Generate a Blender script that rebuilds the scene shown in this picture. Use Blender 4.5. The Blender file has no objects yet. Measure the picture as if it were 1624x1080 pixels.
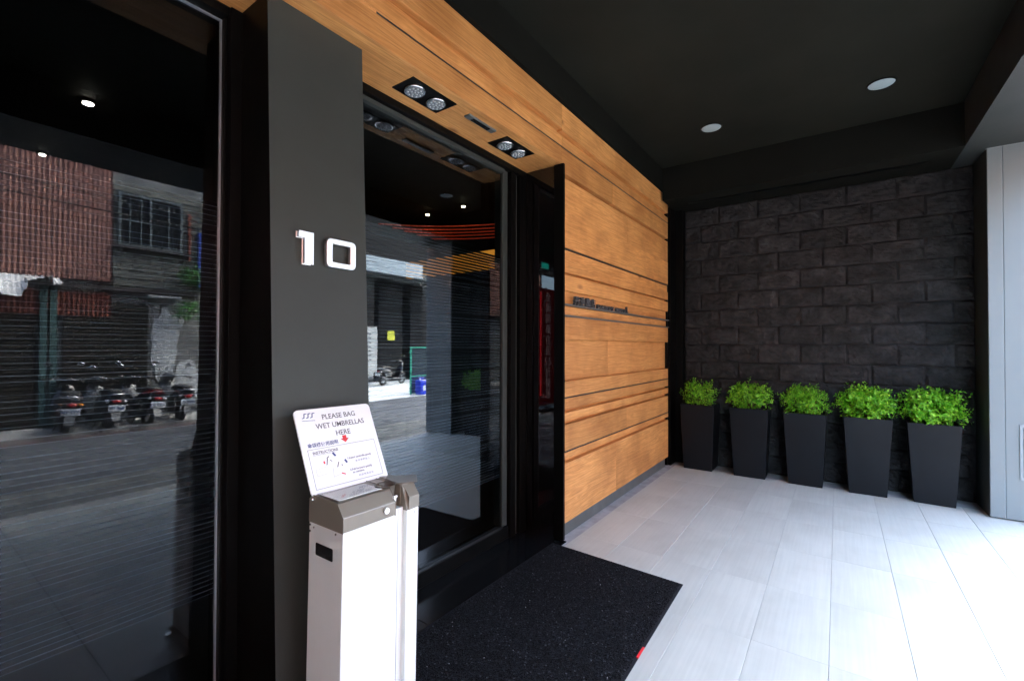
import bpy, bmesh, math, random
import numpy as np
from mathutils import Vector, Matrix, noise

R = math.radians
sc = bpy.context.scene
COL = sc.collection
rng = random.Random(7)

# ------------------------------------------------------------------ camera, sky, sun, exposure
def camera():
    yaw, pitch, roll = R(35.3807), R(0.6929), R(0.1266)
    f = Vector((math.cos(yaw)*math.cos(pitch), math.sin(yaw)*math.cos(pitch), math.sin(pitch)))
    r = Vector((math.sin(yaw), -math.cos(yaw), 0)); u = r.cross(f)
    r2 = math.cos(roll)*r + math.sin(roll)*u; u2 = -math.sin(roll)*r + math.cos(roll)*u
    cam = bpy.data.cameras.new('camera'); o = bpy.data.objects.new('camera', cam); COL.objects.link(o)
    m = Matrix((r2, u2, -f)).transposed().to_4x4(); m.translation = (0, 0, 1.5)
    o.matrix_world = m
    cam.sensor_width = 36; cam.lens = 727.636*36/1624; cam.clip_start = 0.02; cam.clip_end = 400
    sc.camera = o
camera()
SUN_EL, SUN_AZ = R(52), R(14)         # azimuth from +X, counter-clockwise: out over the street, to the right
w = bpy.data.worlds.new('World'); sc.world = w; w.use_nodes = True
nt = w.node_tree; bg = nt.nodes['Background']
sky = nt.nodes.new('ShaderNodeTexSky'); sky.sky_type = 'NISHITA'; sky.sun_disc = False
sky.sun_elevation = SUN_EL; sky.sun_rotation = math.pi/2 - SUN_AZ; sky.dust_density = 5.0; sky.air_density = 1.0; sky.ozone_density = 0.0
nt.links.new(sky.outputs[0], bg.inputs[0]); bg.inputs[1].default_value = 0.15
sl = bpy.data.lights.new('sun', 'SUN'); sl.energy = 1.0; sl.angle = R(38); sl.color = (1.0, 0.98, 0.95)
so = bpy.data.objects.new('sun', sl); COL.objects.link(so)
d = Vector((math.cos(SUN_EL)*math.cos(SUN_AZ), math.cos(SUN_EL)*math.sin(SUN_AZ), math.sin(SUN_EL)))
so.rotation_euler = d.to_track_quat('Z', 'Y').to_euler(); so.location = (0, -20, 20)
sc.view_settings.view_transform = 'Standard'; sc.view_settings.look = 'None'; sc.view_settings.gamma = 1
sc.view_settings.exposure = 4.85
sc.render.engine = 'CYCLES'
sc.cycles.max_bounces = 10; sc.cycles.diffuse_bounces = 5; sc.cycles.glossy_bounces = 5
sc.cycles.transparent_max_bounces = 16; sc.cycles.use_denoising = True
sc.cycles.sample_clamp_indirect = 6

# ------------------------------------------------------------------ materials
MATS = {}
def nodes(name):
    m = bpy.data.materials.new(name); m.use_nodes = True; MATS[name] = m
    return m, m.node_tree, m.node_tree.nodes['Principled BSDF']
def noise_node(nt, scale, detail=4, vec=None, rough=.55):
    n = nt.nodes.new('ShaderNodeTexNoise'); n.inputs['Scale'].default_value = scale
    n.inputs['Detail'].default_value = detail; n.inputs['Roughness'].default_value = rough
    if vec: nt.links.new(vec, n.inputs['Vector'])
    return n
def coords(nt, scale=(1, 1, 1), rand=0.0, out='Object'):
    tc = nt.nodes.new('ShaderNodeTexCoord'); mp = nt.nodes.new('ShaderNodeMapping')
    nt.links.new(tc.outputs[out], mp.inputs['Vector']); mp.inputs['Scale'].default_value = scale
    if rand:
        oi = nt.nodes.new('ShaderNodeObjectInfo'); mu = nt.nodes.new('ShaderNodeMath'); mu.operation = 'MULTIPLY'
        mu.inputs[1].default_value = rand; nt.links.new(oi.outputs['Random'], mu.inputs[0])
        cb = nt.nodes.new('ShaderNodeCombineXYZ')
        for i in range(3): nt.links.new(mu.outputs[0], cb.inputs[i])
        nt.links.new(cb.outputs[0], mp.inputs['Location'])
    return mp.outputs[0]
def ramp(nt, fac, stops):
    r = nt.nodes.new('ShaderNodeValToRGB'); el = r.color_ramp.elements
    while len(el) < len(stops): el.new(0.5)
    for e, (p, c) in zip(el, stops): e.position = p; e.color = (*c, 1)
    nt.links.new(fac, r.inputs[0]); return r.outputs[0]
def bump(nt, bs, h, strength, dist=0.01):
    b = nt.nodes.new('ShaderNodeBump'); b.inputs['Strength'].default_value = strength; b.inputs['Distance'].default_value = dist
    nt.links.new(h, b.inputs['Height']); nt.links.new(b.outputs[0], bs.inputs['Normal'])
def flat(name, c, rough=.5, metal=0, var=.12, nscale=6, bmp=0, bscale=60, spec=None, coat=0):
    m, nt, bs = nodes(name)
    v = coords(nt)
    n = noise_node(nt, nscale, 5, v)
    lo = tuple(x*(1-var) for x in c); hi = tuple(min(1, x*(1+var)) for x in c)
    nt.links.new(ramp(nt, n.outputs[0], [(.3, lo), (.7, hi)]), bs.inputs['Base Color'])
    mr = nt.nodes.new('ShaderNodeMapRange'); mr.inputs[3].default_value = rough*.88; mr.inputs[4].default_value = min(1, rough*1.12)
    n2 = noise_node(nt, nscale*2.3, 4, v); nt.links.new(n2.outputs[0], mr.inputs[0]); nt.links.new(mr.outputs[0], bs.inputs['Roughness'])
    bs.inputs['Metallic'].default_value = metal
    if spec is not None: bs.inputs['Specular IOR Level'].default_value = spec
    if coat: bs.inputs['Coat Weight'].default_value = coat
    if bmp: bump(nt, bs, noise_node(nt, bscale, 4, v).outputs[0], bmp, .004)
    return m
def emit(name, c, s):
    m, nt, bs = nodes(name); bs.inputs['Base Color'].default_value = (*c, 1)
    bs.inputs['Emission Color'].default_value = (*c, 1); bs.inputs['Emission Strength'].default_value = s
    return m

flat('black_paint', (.003, .0031, .003), .42, var=.2, bmp=.05, spec=0.1)
flat('charcoal_wall', (.041, .048, .043), .55, var=.13, nscale=1.6, bmp=.10, bscale=130, spec=0.3)
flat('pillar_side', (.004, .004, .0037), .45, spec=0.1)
flat('ceiling_paint', (.0160, .0170, .0130), .75, var=.22, nscale=1.1, bmp=.08, bscale=25, spec=0.1)
flat('beam_paint', (.0085, .009, .0072), .7, var=.10, nscale=1.5, spec=0.1)
flat('eave_paint', (.030, .036, .035), .6, var=.08, nscale=1.5)
flat('skirting_metal', (.15, .165, .16), .45, metal=.3)
flat('groove_metal', (.05, .05, .05), .4, metal=.5)
flat('column_clad', (.195, .235, .245), .38, var=.04, nscale=1.2, metal=.0)
flat('column_trim', (.28, .33, .35), .35, var=.04)
flat('machine_white', (.79, .85, .83), .35, var=.02, coat=.2)
flat('machine_beige', (.21, .195, .155), .3, var=.04, coat=.25)
flat('machine_beige_dark', (.12, .11, .09), .4)
flat('tray_mirror', (.42, .44, .43), .12, metal=.9, var=.03)
flat('white_board', (.84, .87, .87), .35, var=.01); flat('diffuser', (.42, .53, .55), .5, var=.04)
flat('ink', (.07, .075, .08), .6); flat('ink_blue', (.05, .08, .22), .6); flat('ink_red', (.75, .02, .02), .5)
flat('ink_grey', (.30, .31, .35), .6); flat('ink_pale', (.45, .48, .55), .6)
flat('chrome', (.92, .93, .94), .36, metal=1, var=.02)
flat('steel', (.6, .62, .63), .25, metal=1, var=.05)
flat('bead_alu', (.50, .58, .63), .32, metal=.75, var=.05)
flat('lamp_silver', (.75, .78, .8), .22, metal=1, var=.1, nscale=60)
flat('lamp_lens', (.22, .25, .27), .25, var=.2, nscale=80)
flat('led_dome', (.45, .5, .52), .15)
flat('pot', (.0042, .006, .0085), .42, var=.12, nscale=9, bmp=.12, bscale=160, spec=0.22)
flat('soil', (.03, .02, .012), .95, var=.5, nscale=50, bmp=.6, bscale=60)
flat('twig', (.07, .04, .02), .8)
flat('asphalt', (.042, .048, .058), .85, var=.28, nscale=1.7, bmp=.5, bscale=90)
flat('asphalt_patch', (.075, .08, .08), .9, var=.4, nscale=3.0, bmp=.6, bscale=70)
flat('kerb', (.36, .35, .33), .8, var=.2, nscale=7, bmp=.3)
flat('pavement', (.30, .30, .29), .85, var=.2, nscale=3, bmp=.3)
flat('forecourt', (.46, .49, .50), .7, var=.12, nscale=2)
flat('red_line', (.15, .05, .045), .8, var=.5, nscale=20)
flat('red_sheet', (.36, .17, .13), .7, var=.22, nscale=2.5)
flat('rust_sheet', (.23, .055, .03), .75, var=.3, nscale=3)
flat('shutter_brown', (.03, .026, .02), .6, var=.3, nscale=1.5, spec=0.1)
flat('green_post', (.05, .11, .105), .6, var=.3)
flat('concrete', (.22, .22, .21), .9, var=.30, nscale=2.2, bmp=.4, bscale=30)
flat('plaster_white', (.60, .62, .62), .9, var=.12, nscale=5)
flat('clapboard', (.12, .12, .10), .8, var=.35, nscale=2.2)
flat('window_dark', (.015, .018, .02), .12); flat('window_frame', (.13, .15, .15), .5, metal=.4)
flat('torn_sheet', (.78, .78, .76), .6, var=.1)
flat('rust_bar', (.04, .03, .028), .7)
flat('garage_dark', (.018, .018, .018), .8, spec=0.1)
flat('board_white', (.50, .50, .47), .7, var=.08)
flat('yellow_card', (.65, .62, .04), .6)
flat('fence_green', (.02, .35, .22), .5); flat('net_dark', (.015, .03, .04), .9); flat('net_blue', (.01, .02, .10), .8)
flat('jerry_blue', (.01, .04, .55), .35); flat('pipe_blue', (.02, .05, .30), .5)
flat('rubber', (.015, .015, .015), .8); flat('scooter_black', (.012, .012, .014), .18, coat=.6)
flat('scooter_silver', (.42, .43, .44), .25, metal=.6, coat=.4); flat('scooter_red', (.42, .012, .02), .2, coat=.6)
flat('scooter_grey', (.05, .055, .06), .3, coat=.3)
flat('seat_vinyl', (.013, .013, .013), .5); flat('plate_white', (.75, .78, .82), .4); flat('tail_red', (.5, .01, .015), .15, coat=.8)
flat('amber', (.7, .25, .02), .2); flat('mirror_glass', (.75, .8, .88), .05, metal=1, var=.02); flat('cable', (.02, .02, .02), .6)
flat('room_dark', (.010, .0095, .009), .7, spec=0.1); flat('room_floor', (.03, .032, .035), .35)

flat('film_dark', (.003, .004, .006), .5, var=.3, nscale=3, spec=0.1)
flat('film_light', (.25, .30, .36), .6, var=.45, nscale=2.5)
flat('tag_red', (.75, .03, .04), .5)
flat('sensor_dark', (.02, .02, .02), .2)
flat('granite_black', (.006, .0065, .007), .16, var=.35, nscale=60, spec=0.12)
flat('lobby_wood', (.30, .14, .05), .4, var=.2)
emit('spot_emit', (1, .78, .45), 3); emit('spot_white', (1, .9, .72), 2)
emit('cove_red', (1.0, .10, .035), .004); emit('orange_wall_glow', (1.0, .38, .04), .025)
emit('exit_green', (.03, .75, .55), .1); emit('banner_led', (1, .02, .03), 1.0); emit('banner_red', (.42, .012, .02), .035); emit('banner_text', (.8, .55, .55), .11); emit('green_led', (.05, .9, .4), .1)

def wood_mat():
    m, nt, bs = nodes('oak')
    v = coords(nt, (1, 1, 1), 31.0)
    mp = nt.nodes.new('ShaderNodeMapping'); mp.inputs['Scale'].default_value = (.55, 6, 6); nt.links.new(v, mp.inputs['Vector'])
    base = noise_node(nt, 1.6, 4, mp.outputs[0], .5)              # broad grain that wanders along the board
    add = nt.nodes.new('ShaderNodeVectorMath'); add.operation = 'MULTIPLY_ADD'
    nt.links.new(base.outputs['Color'], add.inputs[0]); add.inputs[1].default_value = (.5, .9, .9); nt.links.new(mp.outputs[0], add.inputs[2])
    wv = nt.nodes.new('ShaderNodeTexWave'); wv.wave_type = 'RINGS'; wv.rings_direction = 'X'
    wv.inputs['Scale'].default_value = 1.5; wv.inputs['Distortion'].default_value = 5.5; wv.inputs['Detail'].default_value = 3
    wv.inputs['Detail Scale'].default_value = 1.4
    nt.links.new(add.outputs[0], wv.inputs['Vector'])
    mp2 = nt.nodes.new('ShaderNodeMapping'); mp2.inputs['Scale'].default_value = (3, 130, 130); nt.links.new(v, mp2.inputs['Vector'])
    fine = noise_node(nt, 1.2, 3, mp2.outputs[0], .7)
    c1 = ramp(nt, wv.outputs['Fac'], [(0.0, (.62, .29, .088)), (.35, (.69, .335, .105)), (.8, (.74, .38, .130)), (1, (.63, .30, .092))])
    mx = nt.nodes.new('ShaderNodeMix'); mx.data_type = 'RGBA'; mx.blend_type = 'MULTIPLY'; mx.inputs['Factor'].default_value = .75
    nt.links.new(c1, mx.inputs['A']); nt.links.new(ramp(nt, fine.outputs[0], [(.32, (.66, .58, .50)), (.50, (1, 1, 1))]), mx.inputs['B'])
    patch = noise_node(nt, 2.3, 5, v)
    mx2 = nt.nodes.new('ShaderNodeMix'); mx2.data_type = 'RGBA'; mx2.blend_type = 'MULTIPLY'; mx2.inputs['Factor'].default_value = 1
    nt.links.new(mx.outputs['Result'], mx2.inputs['A']); nt.links.new(ramp(nt, patch.outputs[0], [(.34, (.82, .74, .66)), (.5, (1.04, 1.01, .98)), (.66, (1.16, 1.17, 1.18))]), mx2.inputs['B'])
    # knots
    mk = nt.nodes.new('ShaderNodeMapping'); mk.inputs['Scale'].default_value = (1.1, 2.6, 2.6); nt.links.new(v, mk.inputs['Vector'])
    vo = nt.nodes.new('ShaderNodeTexVoronoi'); vo.inputs['Scale'].default_value = 1.0; nt.links.new(mk.outputs[0], vo.inputs['Vector'])
    mx3 = nt.nodes.new('ShaderNodeMix'); mx3.data_type = 'RGBA'; mx3.blend_type = 'MULTIPLY'; mx3.inputs['Factor'].default_value = 1
    nt.links.new(mx2.outputs['Result'], mx3.inputs['A']); nt.links.new(ramp(nt, vo.outputs['Distance'], [(.02, (.42, .33, .30)), (.05, (.75, .70, .66)), (.075, (1, 1, 1))]), mx3.inputs['B'])
    oi = nt.nodes.new('ShaderNodeObjectInfo')
    mx4 = nt.nodes.new('ShaderNodeMix'); mx4.data_type = 'RGBA'; mx4.blend_type = 'MULTIPLY'; mx4.inputs['Factor'].default_value = 1
    nt.links.new(mx3.outputs['Result'], mx4.inputs['A']); nt.links.new(ramp(nt, oi.outputs['Random'], [(0, (.80, .77, .74)), (.5, (.97, .95, .93)), (1, (1.06, 1.05, 1.04))]), mx4.inputs['B'])
    nt.links.new(mx4.outputs['Result'], bs.inputs['Base Color'])
    bs.inputs['Roughness'].default_value = .55
    bump(nt, bs, fine.outputs[0], .25, .002)
wood_mat()

def tile_mat():
    m, nt, bs = nodes('floor_tile')
    v = coords(nt, (1, 1, 1), 17.0)
    mp = nt.nodes.new('ShaderNodeMapping'); mp.inputs['Scale'].default_value = (2, 60, 1); nt.links.new(v, mp.inputs['Vector'])
    st = noise_node(nt, 1, 4, mp.outputs[0]); cl = noise_node(nt, 2.5, 5, v)
    a = ramp(nt, st.outputs[0], [(.3, (.535, .565, .515)), (.7, (.59, .62, .565))])
    b = ramp(nt, cl.outputs[0], [(.28, (.88, .88, .87)), (.5, (.98, .98, .98)), (.7, (1.04, 1.04, 1.04))])
    oi = nt.nodes.new('ShaderNodeObjectInfo'); c = ramp(nt, oi.outputs['Random'], [(0, (.945, .945, .95)), (1, (1.02, 1.02, 1.02))])
    m1 = nt.nodes.new('ShaderNodeMix'); m1.data_type = 'RGBA'; m1.blend_type = 'MULTIPLY'; m1.inputs['Factor'].default_value = 1
    m2 = nt.nodes.new('ShaderNodeMix'); m2.data_type = 'RGBA'; m2.blend_type = 'MULTIPLY'; m2.inputs['Factor'].default_value = 1
    nt.links.new(a, m1.inputs['A']); nt.links.new(b, m1.inputs['B']); nt.links.new(m1.outputs['Result'], m2.inputs['A']); nt.links.new(c, m2.inputs['B'])
    nt.links.new(m2.outputs['Result'], bs.inputs['Base Color']); bs.inputs['Roughness'].default_value = .42
    bump(nt, bs, st.outputs[0], .12, .002)
tile_mat(); flat('grout', (.42, .43, .44), .9, var=.2, nscale=9)

def stone_mat():
    m, nt, bs = nodes('split_stone')
    v = coords(nt, (1, 1, 1), 13.0)
    n = noise_node(nt, 7, 8, v, .65); n2 = noise_node(nt, 38, 6, v, .7)
    c = ramp(nt, n.outputs[0], [(.3, (.015, .0152, .0158)), (.52, (.029, .0295, .0305)), (.75, (.055, .056, .058))])
    oi = nt.nodes.new('ShaderNodeObjectInfo'); o = ramp(nt, oi.outputs['Random'], [(0, (.8, .8, .8)), (1, (1.15, 1.12, 1.12))])
    m1 = nt.nodes.new('ShaderNodeMix'); m1.data_type = 'RGBA'; m1.blend_type = 'MULTIPLY'; m1.inputs['Factor'].default_value = 1
    nt.links.new(c, m1.inputs['A']); nt.links.new(o, m1.inputs['B']); nt.links.new(m1.outputs['Result'], bs.inputs['Base Color'])
    bs.inputs['Roughness'].default_value = .8; bs.inputs['Specular IOR Level'].default_value = .2
    ad = nt.nodes.new('ShaderNodeMath'); ad.operation = 'ADD'; nt.links.new(n.outputs[0], ad.inputs[0]); nt.links.new(n2.outputs[0], ad.inputs[1])
    bump(nt, bs, ad.outputs[0], .85, .018)
stone_mat(); flat('mortar', (.005, .005, .005), .9, spec=0.1)

def mat_mat():
    m, nt, bs = nodes('mat_pile')
    v = coords(nt)
    vo = nt.nodes.new('ShaderNodeTexVoronoi'); vo.inputs['Scale'].default_value = 130; nt.links.new(v, vo.inputs['Vector'])
    c = ramp(nt, vo.outputs['Color'], [(.0, (.0012, .0015, .0022)), (.5, (.004, .005, .007)), (.85, (.014, .017, .022)), (.97, (.10, .11, .12))])
    nt.links.new(c, bs.inputs['Base Color']); bs.inputs['Roughness'].default_value = .8; bs.inputs['Specular IOR Level'].default_value = .25
    bump(nt, bs, vo.outputs['Distance'], .8, .006)
mat_mat(); flat('mat_rim', (.02, .021, .025), .7, spec=0.1)

def leaf_mat():
    m, nt, bs = nodes('leaf')
    v = coords(nt); n = noise_node(nt, 30, 4, v)
    nt.links.new(ramp(nt, n.outputs[0], [(.3, (.03, .17, .005)), (.46, (.12, .44, .012)), (.62, (.42, .76, .06))]), bs.inputs['Base Color'])
    bs.inputs['Roughness'].default_value = .38
    tr = nt.nodes.new('ShaderNodeBsdfTranslucent'); tr.inputs[0].default_value = (.12, .45, .02, 1)
    mx = nt.nodes.new('ShaderNodeMixShader'); mx.inputs[0].default_value = .25
    out = nt.nodes['Material Output']
    nt.links.new(bs.outputs[0], mx.inputs[1]); nt.links.new(tr.outputs[0], mx.inputs[2]); nt.links.new(mx.outputs[0], out.inputs[0])
leaf_mat(); flat('leaf_wild', (.05, .22, .02), .5, var=.5, nscale=12)

def glass_mat(name, tint, gain, rough=0.0):
    # one sheet standing for both faces of the pane: Fresnel reflection of the two surfaces over a tinted see-through
    m = bpy.data.materials.new(name); m.use_nodes = True; MATS[name] = m; nt = m.node_tree
    nt.nodes.remove(nt.nodes['Principled BSDF']); out = nt.nodes['Material Output']
    fr = nt.nodes.new('ShaderNodeFresnel'); fr.inputs[0].default_value = 1.5
    mu = nt.nodes.new('ShaderNodeMath'); mu.operation = 'MULTIPLY'; mu.use_clamp = True; mu.inputs[1].default_value = gain
    nt.links.new(fr.outputs[0], mu.inputs[0])
    tr = nt.nodes.new('ShaderNodeBsdfTransparent'); tr.inputs[0].default_value = (*tint, 1)
    gl = nt.nodes.new('ShaderNodeBsdfGlossy'); gl.inputs['Roughness'].default_value = rough; gl.inputs[0].default_value = (.82, .92, 1.0, 1)
    mx = nt.nodes.new('ShaderNodeMixShader')
    nt.links.new(mu.outputs[0], mx.inputs[0]); nt.links.new(tr.outputs[0], mx.inputs[1]); nt.links.new(gl.outputs[0], mx.inputs[2])
    nt.links.new(mx.outputs[0], out.inputs[0])
glass_mat('pane_glass', (.62, .68, .70), .95)
glass_mat('door_glass', (.62, .68, .70), 2.2)
glass_mat('glass_back', (.95, .97, .97), 0.0)
m_, nt_, bs_ = nodes('black_glass'); bs_.inputs['Base Color'].default_value = (.004, .004, .004, 1); bs_.inputs['Roughness'].default_value = .01; bs_.inputs['IOR'].default_value = 1.75

# ------------------------------------------------------------------ mesh helpers
def bx(bm, x0, x1, y0, y1, z0, z1, mi=0):
    vs = [bm.verts.new(p) for p in ((x0,y0,z0),(x1,y0,z0),(x1,y1,z0),(x0,y1,z0),(x0,y0,z1),(x1,y0,z1),(x1,y1,z1),(x0,y1,z1))]
    for q in ((0,3,2,1),(4,5,6,7),(0,1,5,4),(1,2,6,5),(2,3,7,6),(3,0,4,7)):
        f = bm.faces.new([vs[i] for i in q]); f.material_index = mi
    return vs
def prism(bm, poly, axis, a, b, mi=0):
    # polygon in the plane across the axis, extruded from a to b
    def P(p, t):
        return {'x': (t, p[0], p[1]), 'y': (p[0], t, p[1]), 'z': (p[0], p[1], t)}[axis]
    A = [bm.verts.new(P(p, a)) for p in poly]; B = [bm.verts.new(P(p, b)) for p in poly]
    n = len(poly); fs = [bm.faces.new(A), bm.faces.new(B[::-1])]
    for i in range(n): fs.append(bm.faces.new([A[i], A[(i+1) % n], B[(i+1) % n], B[i]]))
    for f in fs: f.material_index = mi
def cyl(bm, p0, p1, r0, r1=None, n=16, cap=True, mi=0):
    r1 = r0 if r1 is None else r1
    p0, p1 = Vector(p0), Vector(p1); d = (p1-p0).normalized()
    a = d.orthogonal().normalized(); b = d.cross(a)
    A = [bm.verts.new(p0 + (a*math.cos(2*math.pi*i/n) + b*math.sin(2*math.pi*i/n))*r0) for i in range(n)]
    B = [bm.verts.new(p1 + (a*math.cos(2*math.pi*i/n) + b*math.sin(2*math.pi*i/n))*r1) for i in range(n)]
    for i in range(n):
        f = bm.faces.new([A[i], A[(i+1) % n], B[(i+1) % n], B[i]]); f.smooth = True; f.material_index = mi
    if cap: bm.faces.new(A[::-1]).material_index = mi; bm.faces.new(B).material_index = mi
def tube(bm, pts, r, n=8):
    for a, b in zip(pts, pts[1:]): cyl(bm, a, b, r, n=n)
def ball(bm, c, rx, ry=None, rz=None, u=12, v=8):
    m = Matrix.Translation(c) @ Matrix.Diagonal((rx, ry or rx, rz or rx, 1))
    r = bmesh.ops.create_uvsphere(bm, u_segments=u, v_segments=v, radius=1, matrix=m)
    for x in r['verts']:
        for f in x.link_faces: f.smooth = True
def torus(bm, c, R_, r_, axis='y', n=24, k=8):
    ring = []
    for i in range(n):
        a = 2*math.pi*i/n; row = []
        for j in range(k):
            b = 2*math.pi*j/k; q = R_ + r_*math.cos(b); h = r_*math.sin(b)
            p = {'y': (q*math.cos(a), h, q*math.sin(a)), 'x': (h, q*math.cos(a), q*math.sin(a)), 'z': (q*math.cos(a), q*math.sin(a), h)}[axis]
            row.append(bm.verts.new(Vector(c)+Vector(p)))
        ring.append(row)
    for i in range(n):
        for j in range(k):
            f = bm.faces.new([ring[i][j], ring[(i+1) % n][j], ring[(i+1) % n][(j+1) % k], ring[i][(j+1) % k]]); f.smooth = True
def obj(name, bm, mats, parent=None, bev=0, kind=None, label=None, cat=None, group=None, seg=1):
    if bev:
        bmesh.ops.remove_doubles(bm, verts=bm.verts, dist=1e-6)
        bmesh.ops.bevel(bm, geom=[e for e in bm.edges if len(e.link_faces) == 2 and e.calc_face_angle(0) > .5], offset=bev, segments=seg, affect='EDGES', profile=.5)
    bmesh.ops.recalc_face_normals(bm, faces=bm.faces)
    me = bpy.data.meshes.new(name); bm.to_mesh(me); bm.free()
    for m in ([mats] if isinstance(mats, str) else mats): me.materials.append(MATS[m])
    return link(name, me, parent, kind, label, cat, group)
def link(name, me, parent=None, kind=None, label=None, cat=None, group=None):
    o = bpy.data.objects.new(name, me); COL.objects.link(o)
    if parent is not None: o.parent = parent
    if kind: o['kind'] = kind
    if label: o['label'] = label
    if cat: o['category'] = cat
    if group: o['group'] = group
    return o
def thing(name, label, cat, loc=(0, 0, 0), rz=0, group=None):
    o = bpy.data.objects.new(name, None); COL.objects.link(o); o.location = loc; o.rotation_euler = (0, 0, rz)
    o.empty_display_size = .05; o['label'] = label; o['category'] = cat
    if group: o['group'] = group
    return o
def box(name, mat, dims, parent=None, bev=0, **k):
    bm = bmesh.new(); bx(bm, *dims); return obj(name, bm, mat, parent, bev, **k)
def struct(name, mat, dims, bev=0):
    return box(name, mat, dims, None, bev, kind='structure')
def raw(name, verts, faces, mat, parent=None, **k):
    me = bpy.data.meshes.new(name); me.from_pydata(verts, [], faces); me.materials.append(MATS[mat]); me.update()
    return link(name, me, parent, **k)
def text(name, body, size, mtx, mat, parent, ext=.0004, align='LEFT', bold=0, sx=1.0, shear=0):
    cu = bpy.data.curves.new(name, 'FONT'); cu.body = body; cu.size = size; cu.extrude = ext; cu.align_x = align
    cu.offset = bold; cu.shear = shear; cu.resolution_u = 3; cu.materials.append(MATS[mat])
    tmp = bpy.data.objects.new('tmp', cu); COL.objects.link(tmp)
    dg = bpy.context.evaluated_depsgraph_get(); me = bpy.data.meshes.new_from_object(tmp.evaluated_get(dg)); me.name = name
    bpy.data.objects.remove(tmp); bpy.data.curves.remove(cu)
    o = bpy.data.objects.new(name, me); COL.objects.link(o); o.parent = parent
    o.matrix_local = mtx @ Matrix.Diagonal((sx, 1, 1, 1))
    return o
def frame_mtx(origin, xdir, ydir):
    x = Vector(xdir).normalized(); y = Vector(ydir).normalized(); z = x.cross(y)
    m = Matrix((x, y, z)).transposed().to_4x4(); m.translation = origin; return m

# ------------------------------------------------------------------ the setting: ground, porch floor, ceiling
GLASS_Y = 2.133
struct('street', 'asphalt', (-30, 40, -7.15, -1.72, -.6, -.18))
struct('ground', 'pavement', (-60, 70, -70, -14.6, -.9, -.19))
struct('far_pavement', 'pavement', (-30, 7.6, -8.4, -7.15, -.6, -.10))
fc = struct('forecourt', 'forecourt', (7.6, 40, -14.6, -7.15, -.6, -.16))
bm = bmesh.new()                                        # the rough resurfaced strip near the kerb
px_ = [(-30, -3.4), (-30, -1.95), (40, -1.95), (40, -3.3)] + [(x, -3.35 + .18*math.sin(x*1.7) + .12*math.sin(x*4.1)) for x in np.arange(38, -29, -1.0)]
prism(bm, px_, 'z', -.19, -.172); obj('road_patch', bm, 'asphalt_patch', kind='structure')
struct('kerb_strip', 'kerb', (-30, 40, -1.72, -1.42, -.6, -.03), .012)
struct('painted_road_line', 'red_line', (-30, 40, -1.93, -1.80, -.185, -.168))
struct('far_painted_line', 'red_line', (-30, 7.4, -7.10, -7.00, -.185, -.176))

floor = struct('porch_floor', 'grout', (-6.2, 6.3, -1.42, 2.10, -.4, -.004))
def tile_mesh(w, h, t=.03, g=.0009, c=.0016):
    bm = bmesh.new(); e, k = .0003, .0005
    a = [(e, g), (w-e, g), (w-e, h-g), (e, h-g)]; b = [(e+k, g+c), (w-e-k, g+c), (w-e-k, h-g-c), (e+k, h-g-c)]
    V0 = [bm.verts.new((*p, -t)) for p in a]; V1 = [bm.verts.new((*p, -.0018)) for p in a]; V2 = [bm.verts.new((*p, 0)) for p in b]
    for A, B in ((V0, V1), (V1, V2)):
        for i in range(4): bm.faces.new([A[i], A[(i+1) % 4], B[(i+1) % 4], B[i]])
    bm.faces.new(V2); bmesh.ops.recalc_face_normals(bm, faces=bm.faces)
    me = bpy.data.meshes.new('tile'); bm.to_mesh(me); bm.free(); me.materials.append(MATS['floor_tile']); return me
TW, TH = .665, .3285
full = tile_mesh(TW, TH)
last = tile_mesh(TW, .345)          # cut row along the facade
edge = tile_mesh(TW, .160)          # cut row along the kerb
for i in range(-10, 9):
    x = .65 + TW*i
    if x > 5.9: continue
    for j in range(-4, 5):
        y = .0435 + TH*j
        me = full
        if y + TH > 1.75 - .0: me = last if y < 1.5 else None
        if me is None: continue
        o = link('tile', me, floor); o.location = (x, y, rng.uniform(-.0004, .0004))
    o = link('tile', edge, floor); o.location = (x, .0435 - TH*4 - .160 + .0, 0)
for x_ in (-.015, .65, 1.315):
    box('movement_joint', 'asphalt', (x_-.0028, x_+.0028, -1.41, 1.69, -.003, .0008), floor)
# black granite threshold in front of the doors
th = struct('threshold', 'grout', (-5.9, 3.125, 1.70, 2.10, -.02, .0035))
for xx in np.arange(-5.44, 3.0, .9):
    for y0, y1 in ((1.7, 2.10),):
        bm = bmesh.new(); bx(bm, max(xx-.0, -5.9)+.0015, min(xx+.9, 3.125)-.0015, y0+.001, y1, .0, .0085)
        obj('granite_tile', bm, 'granite_black', th, .001)

CZ, BZ = 3.658, 3.268
struct('ceiling', 'ceiling_paint', (-6.2, 6.6, -.92, 1.73, CZ, CZ+.25))
struct('ceiling_upstand', 'beam_paint', (-6.2, 6.6, 1.73, 2.4, 3.405, CZ+.25))
struct('end_beam', 'beam_paint', (5.585, 6.6, -.922, 1.728, BZ, CZ-.002))
struct('street_beam', 'eave_paint', (-7.0, 9.5, -1.74, -.924, BZ-.001, CZ+.25))
bm = bmesh.new(); bx(bm, 5.84, 5.90, -.72, 1.50, BZ-.0025, BZ+.01); obj('air_slot', bm, 'black_paint', kind='structure')
struct('upper_storeys', 'concrete', (-7.0, 9.5, -1.70, 9, CZ+.25, 6.6))
struct('added_end_wall', 'charcoal_wall', (-4.2, -3.8, -1.3, 2.3, -.3, CZ))  # unseen end wall, pulled in to cut light from the left
struct('neighbouring_house', 'shutter_brown', (-16, -4.3, -1.72, 9, -.3, 9))
struct('house_beyond_end', 'beam_paint', (6.62, 9.5, -1.66, 9, -.3, CZ+.25))

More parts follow.
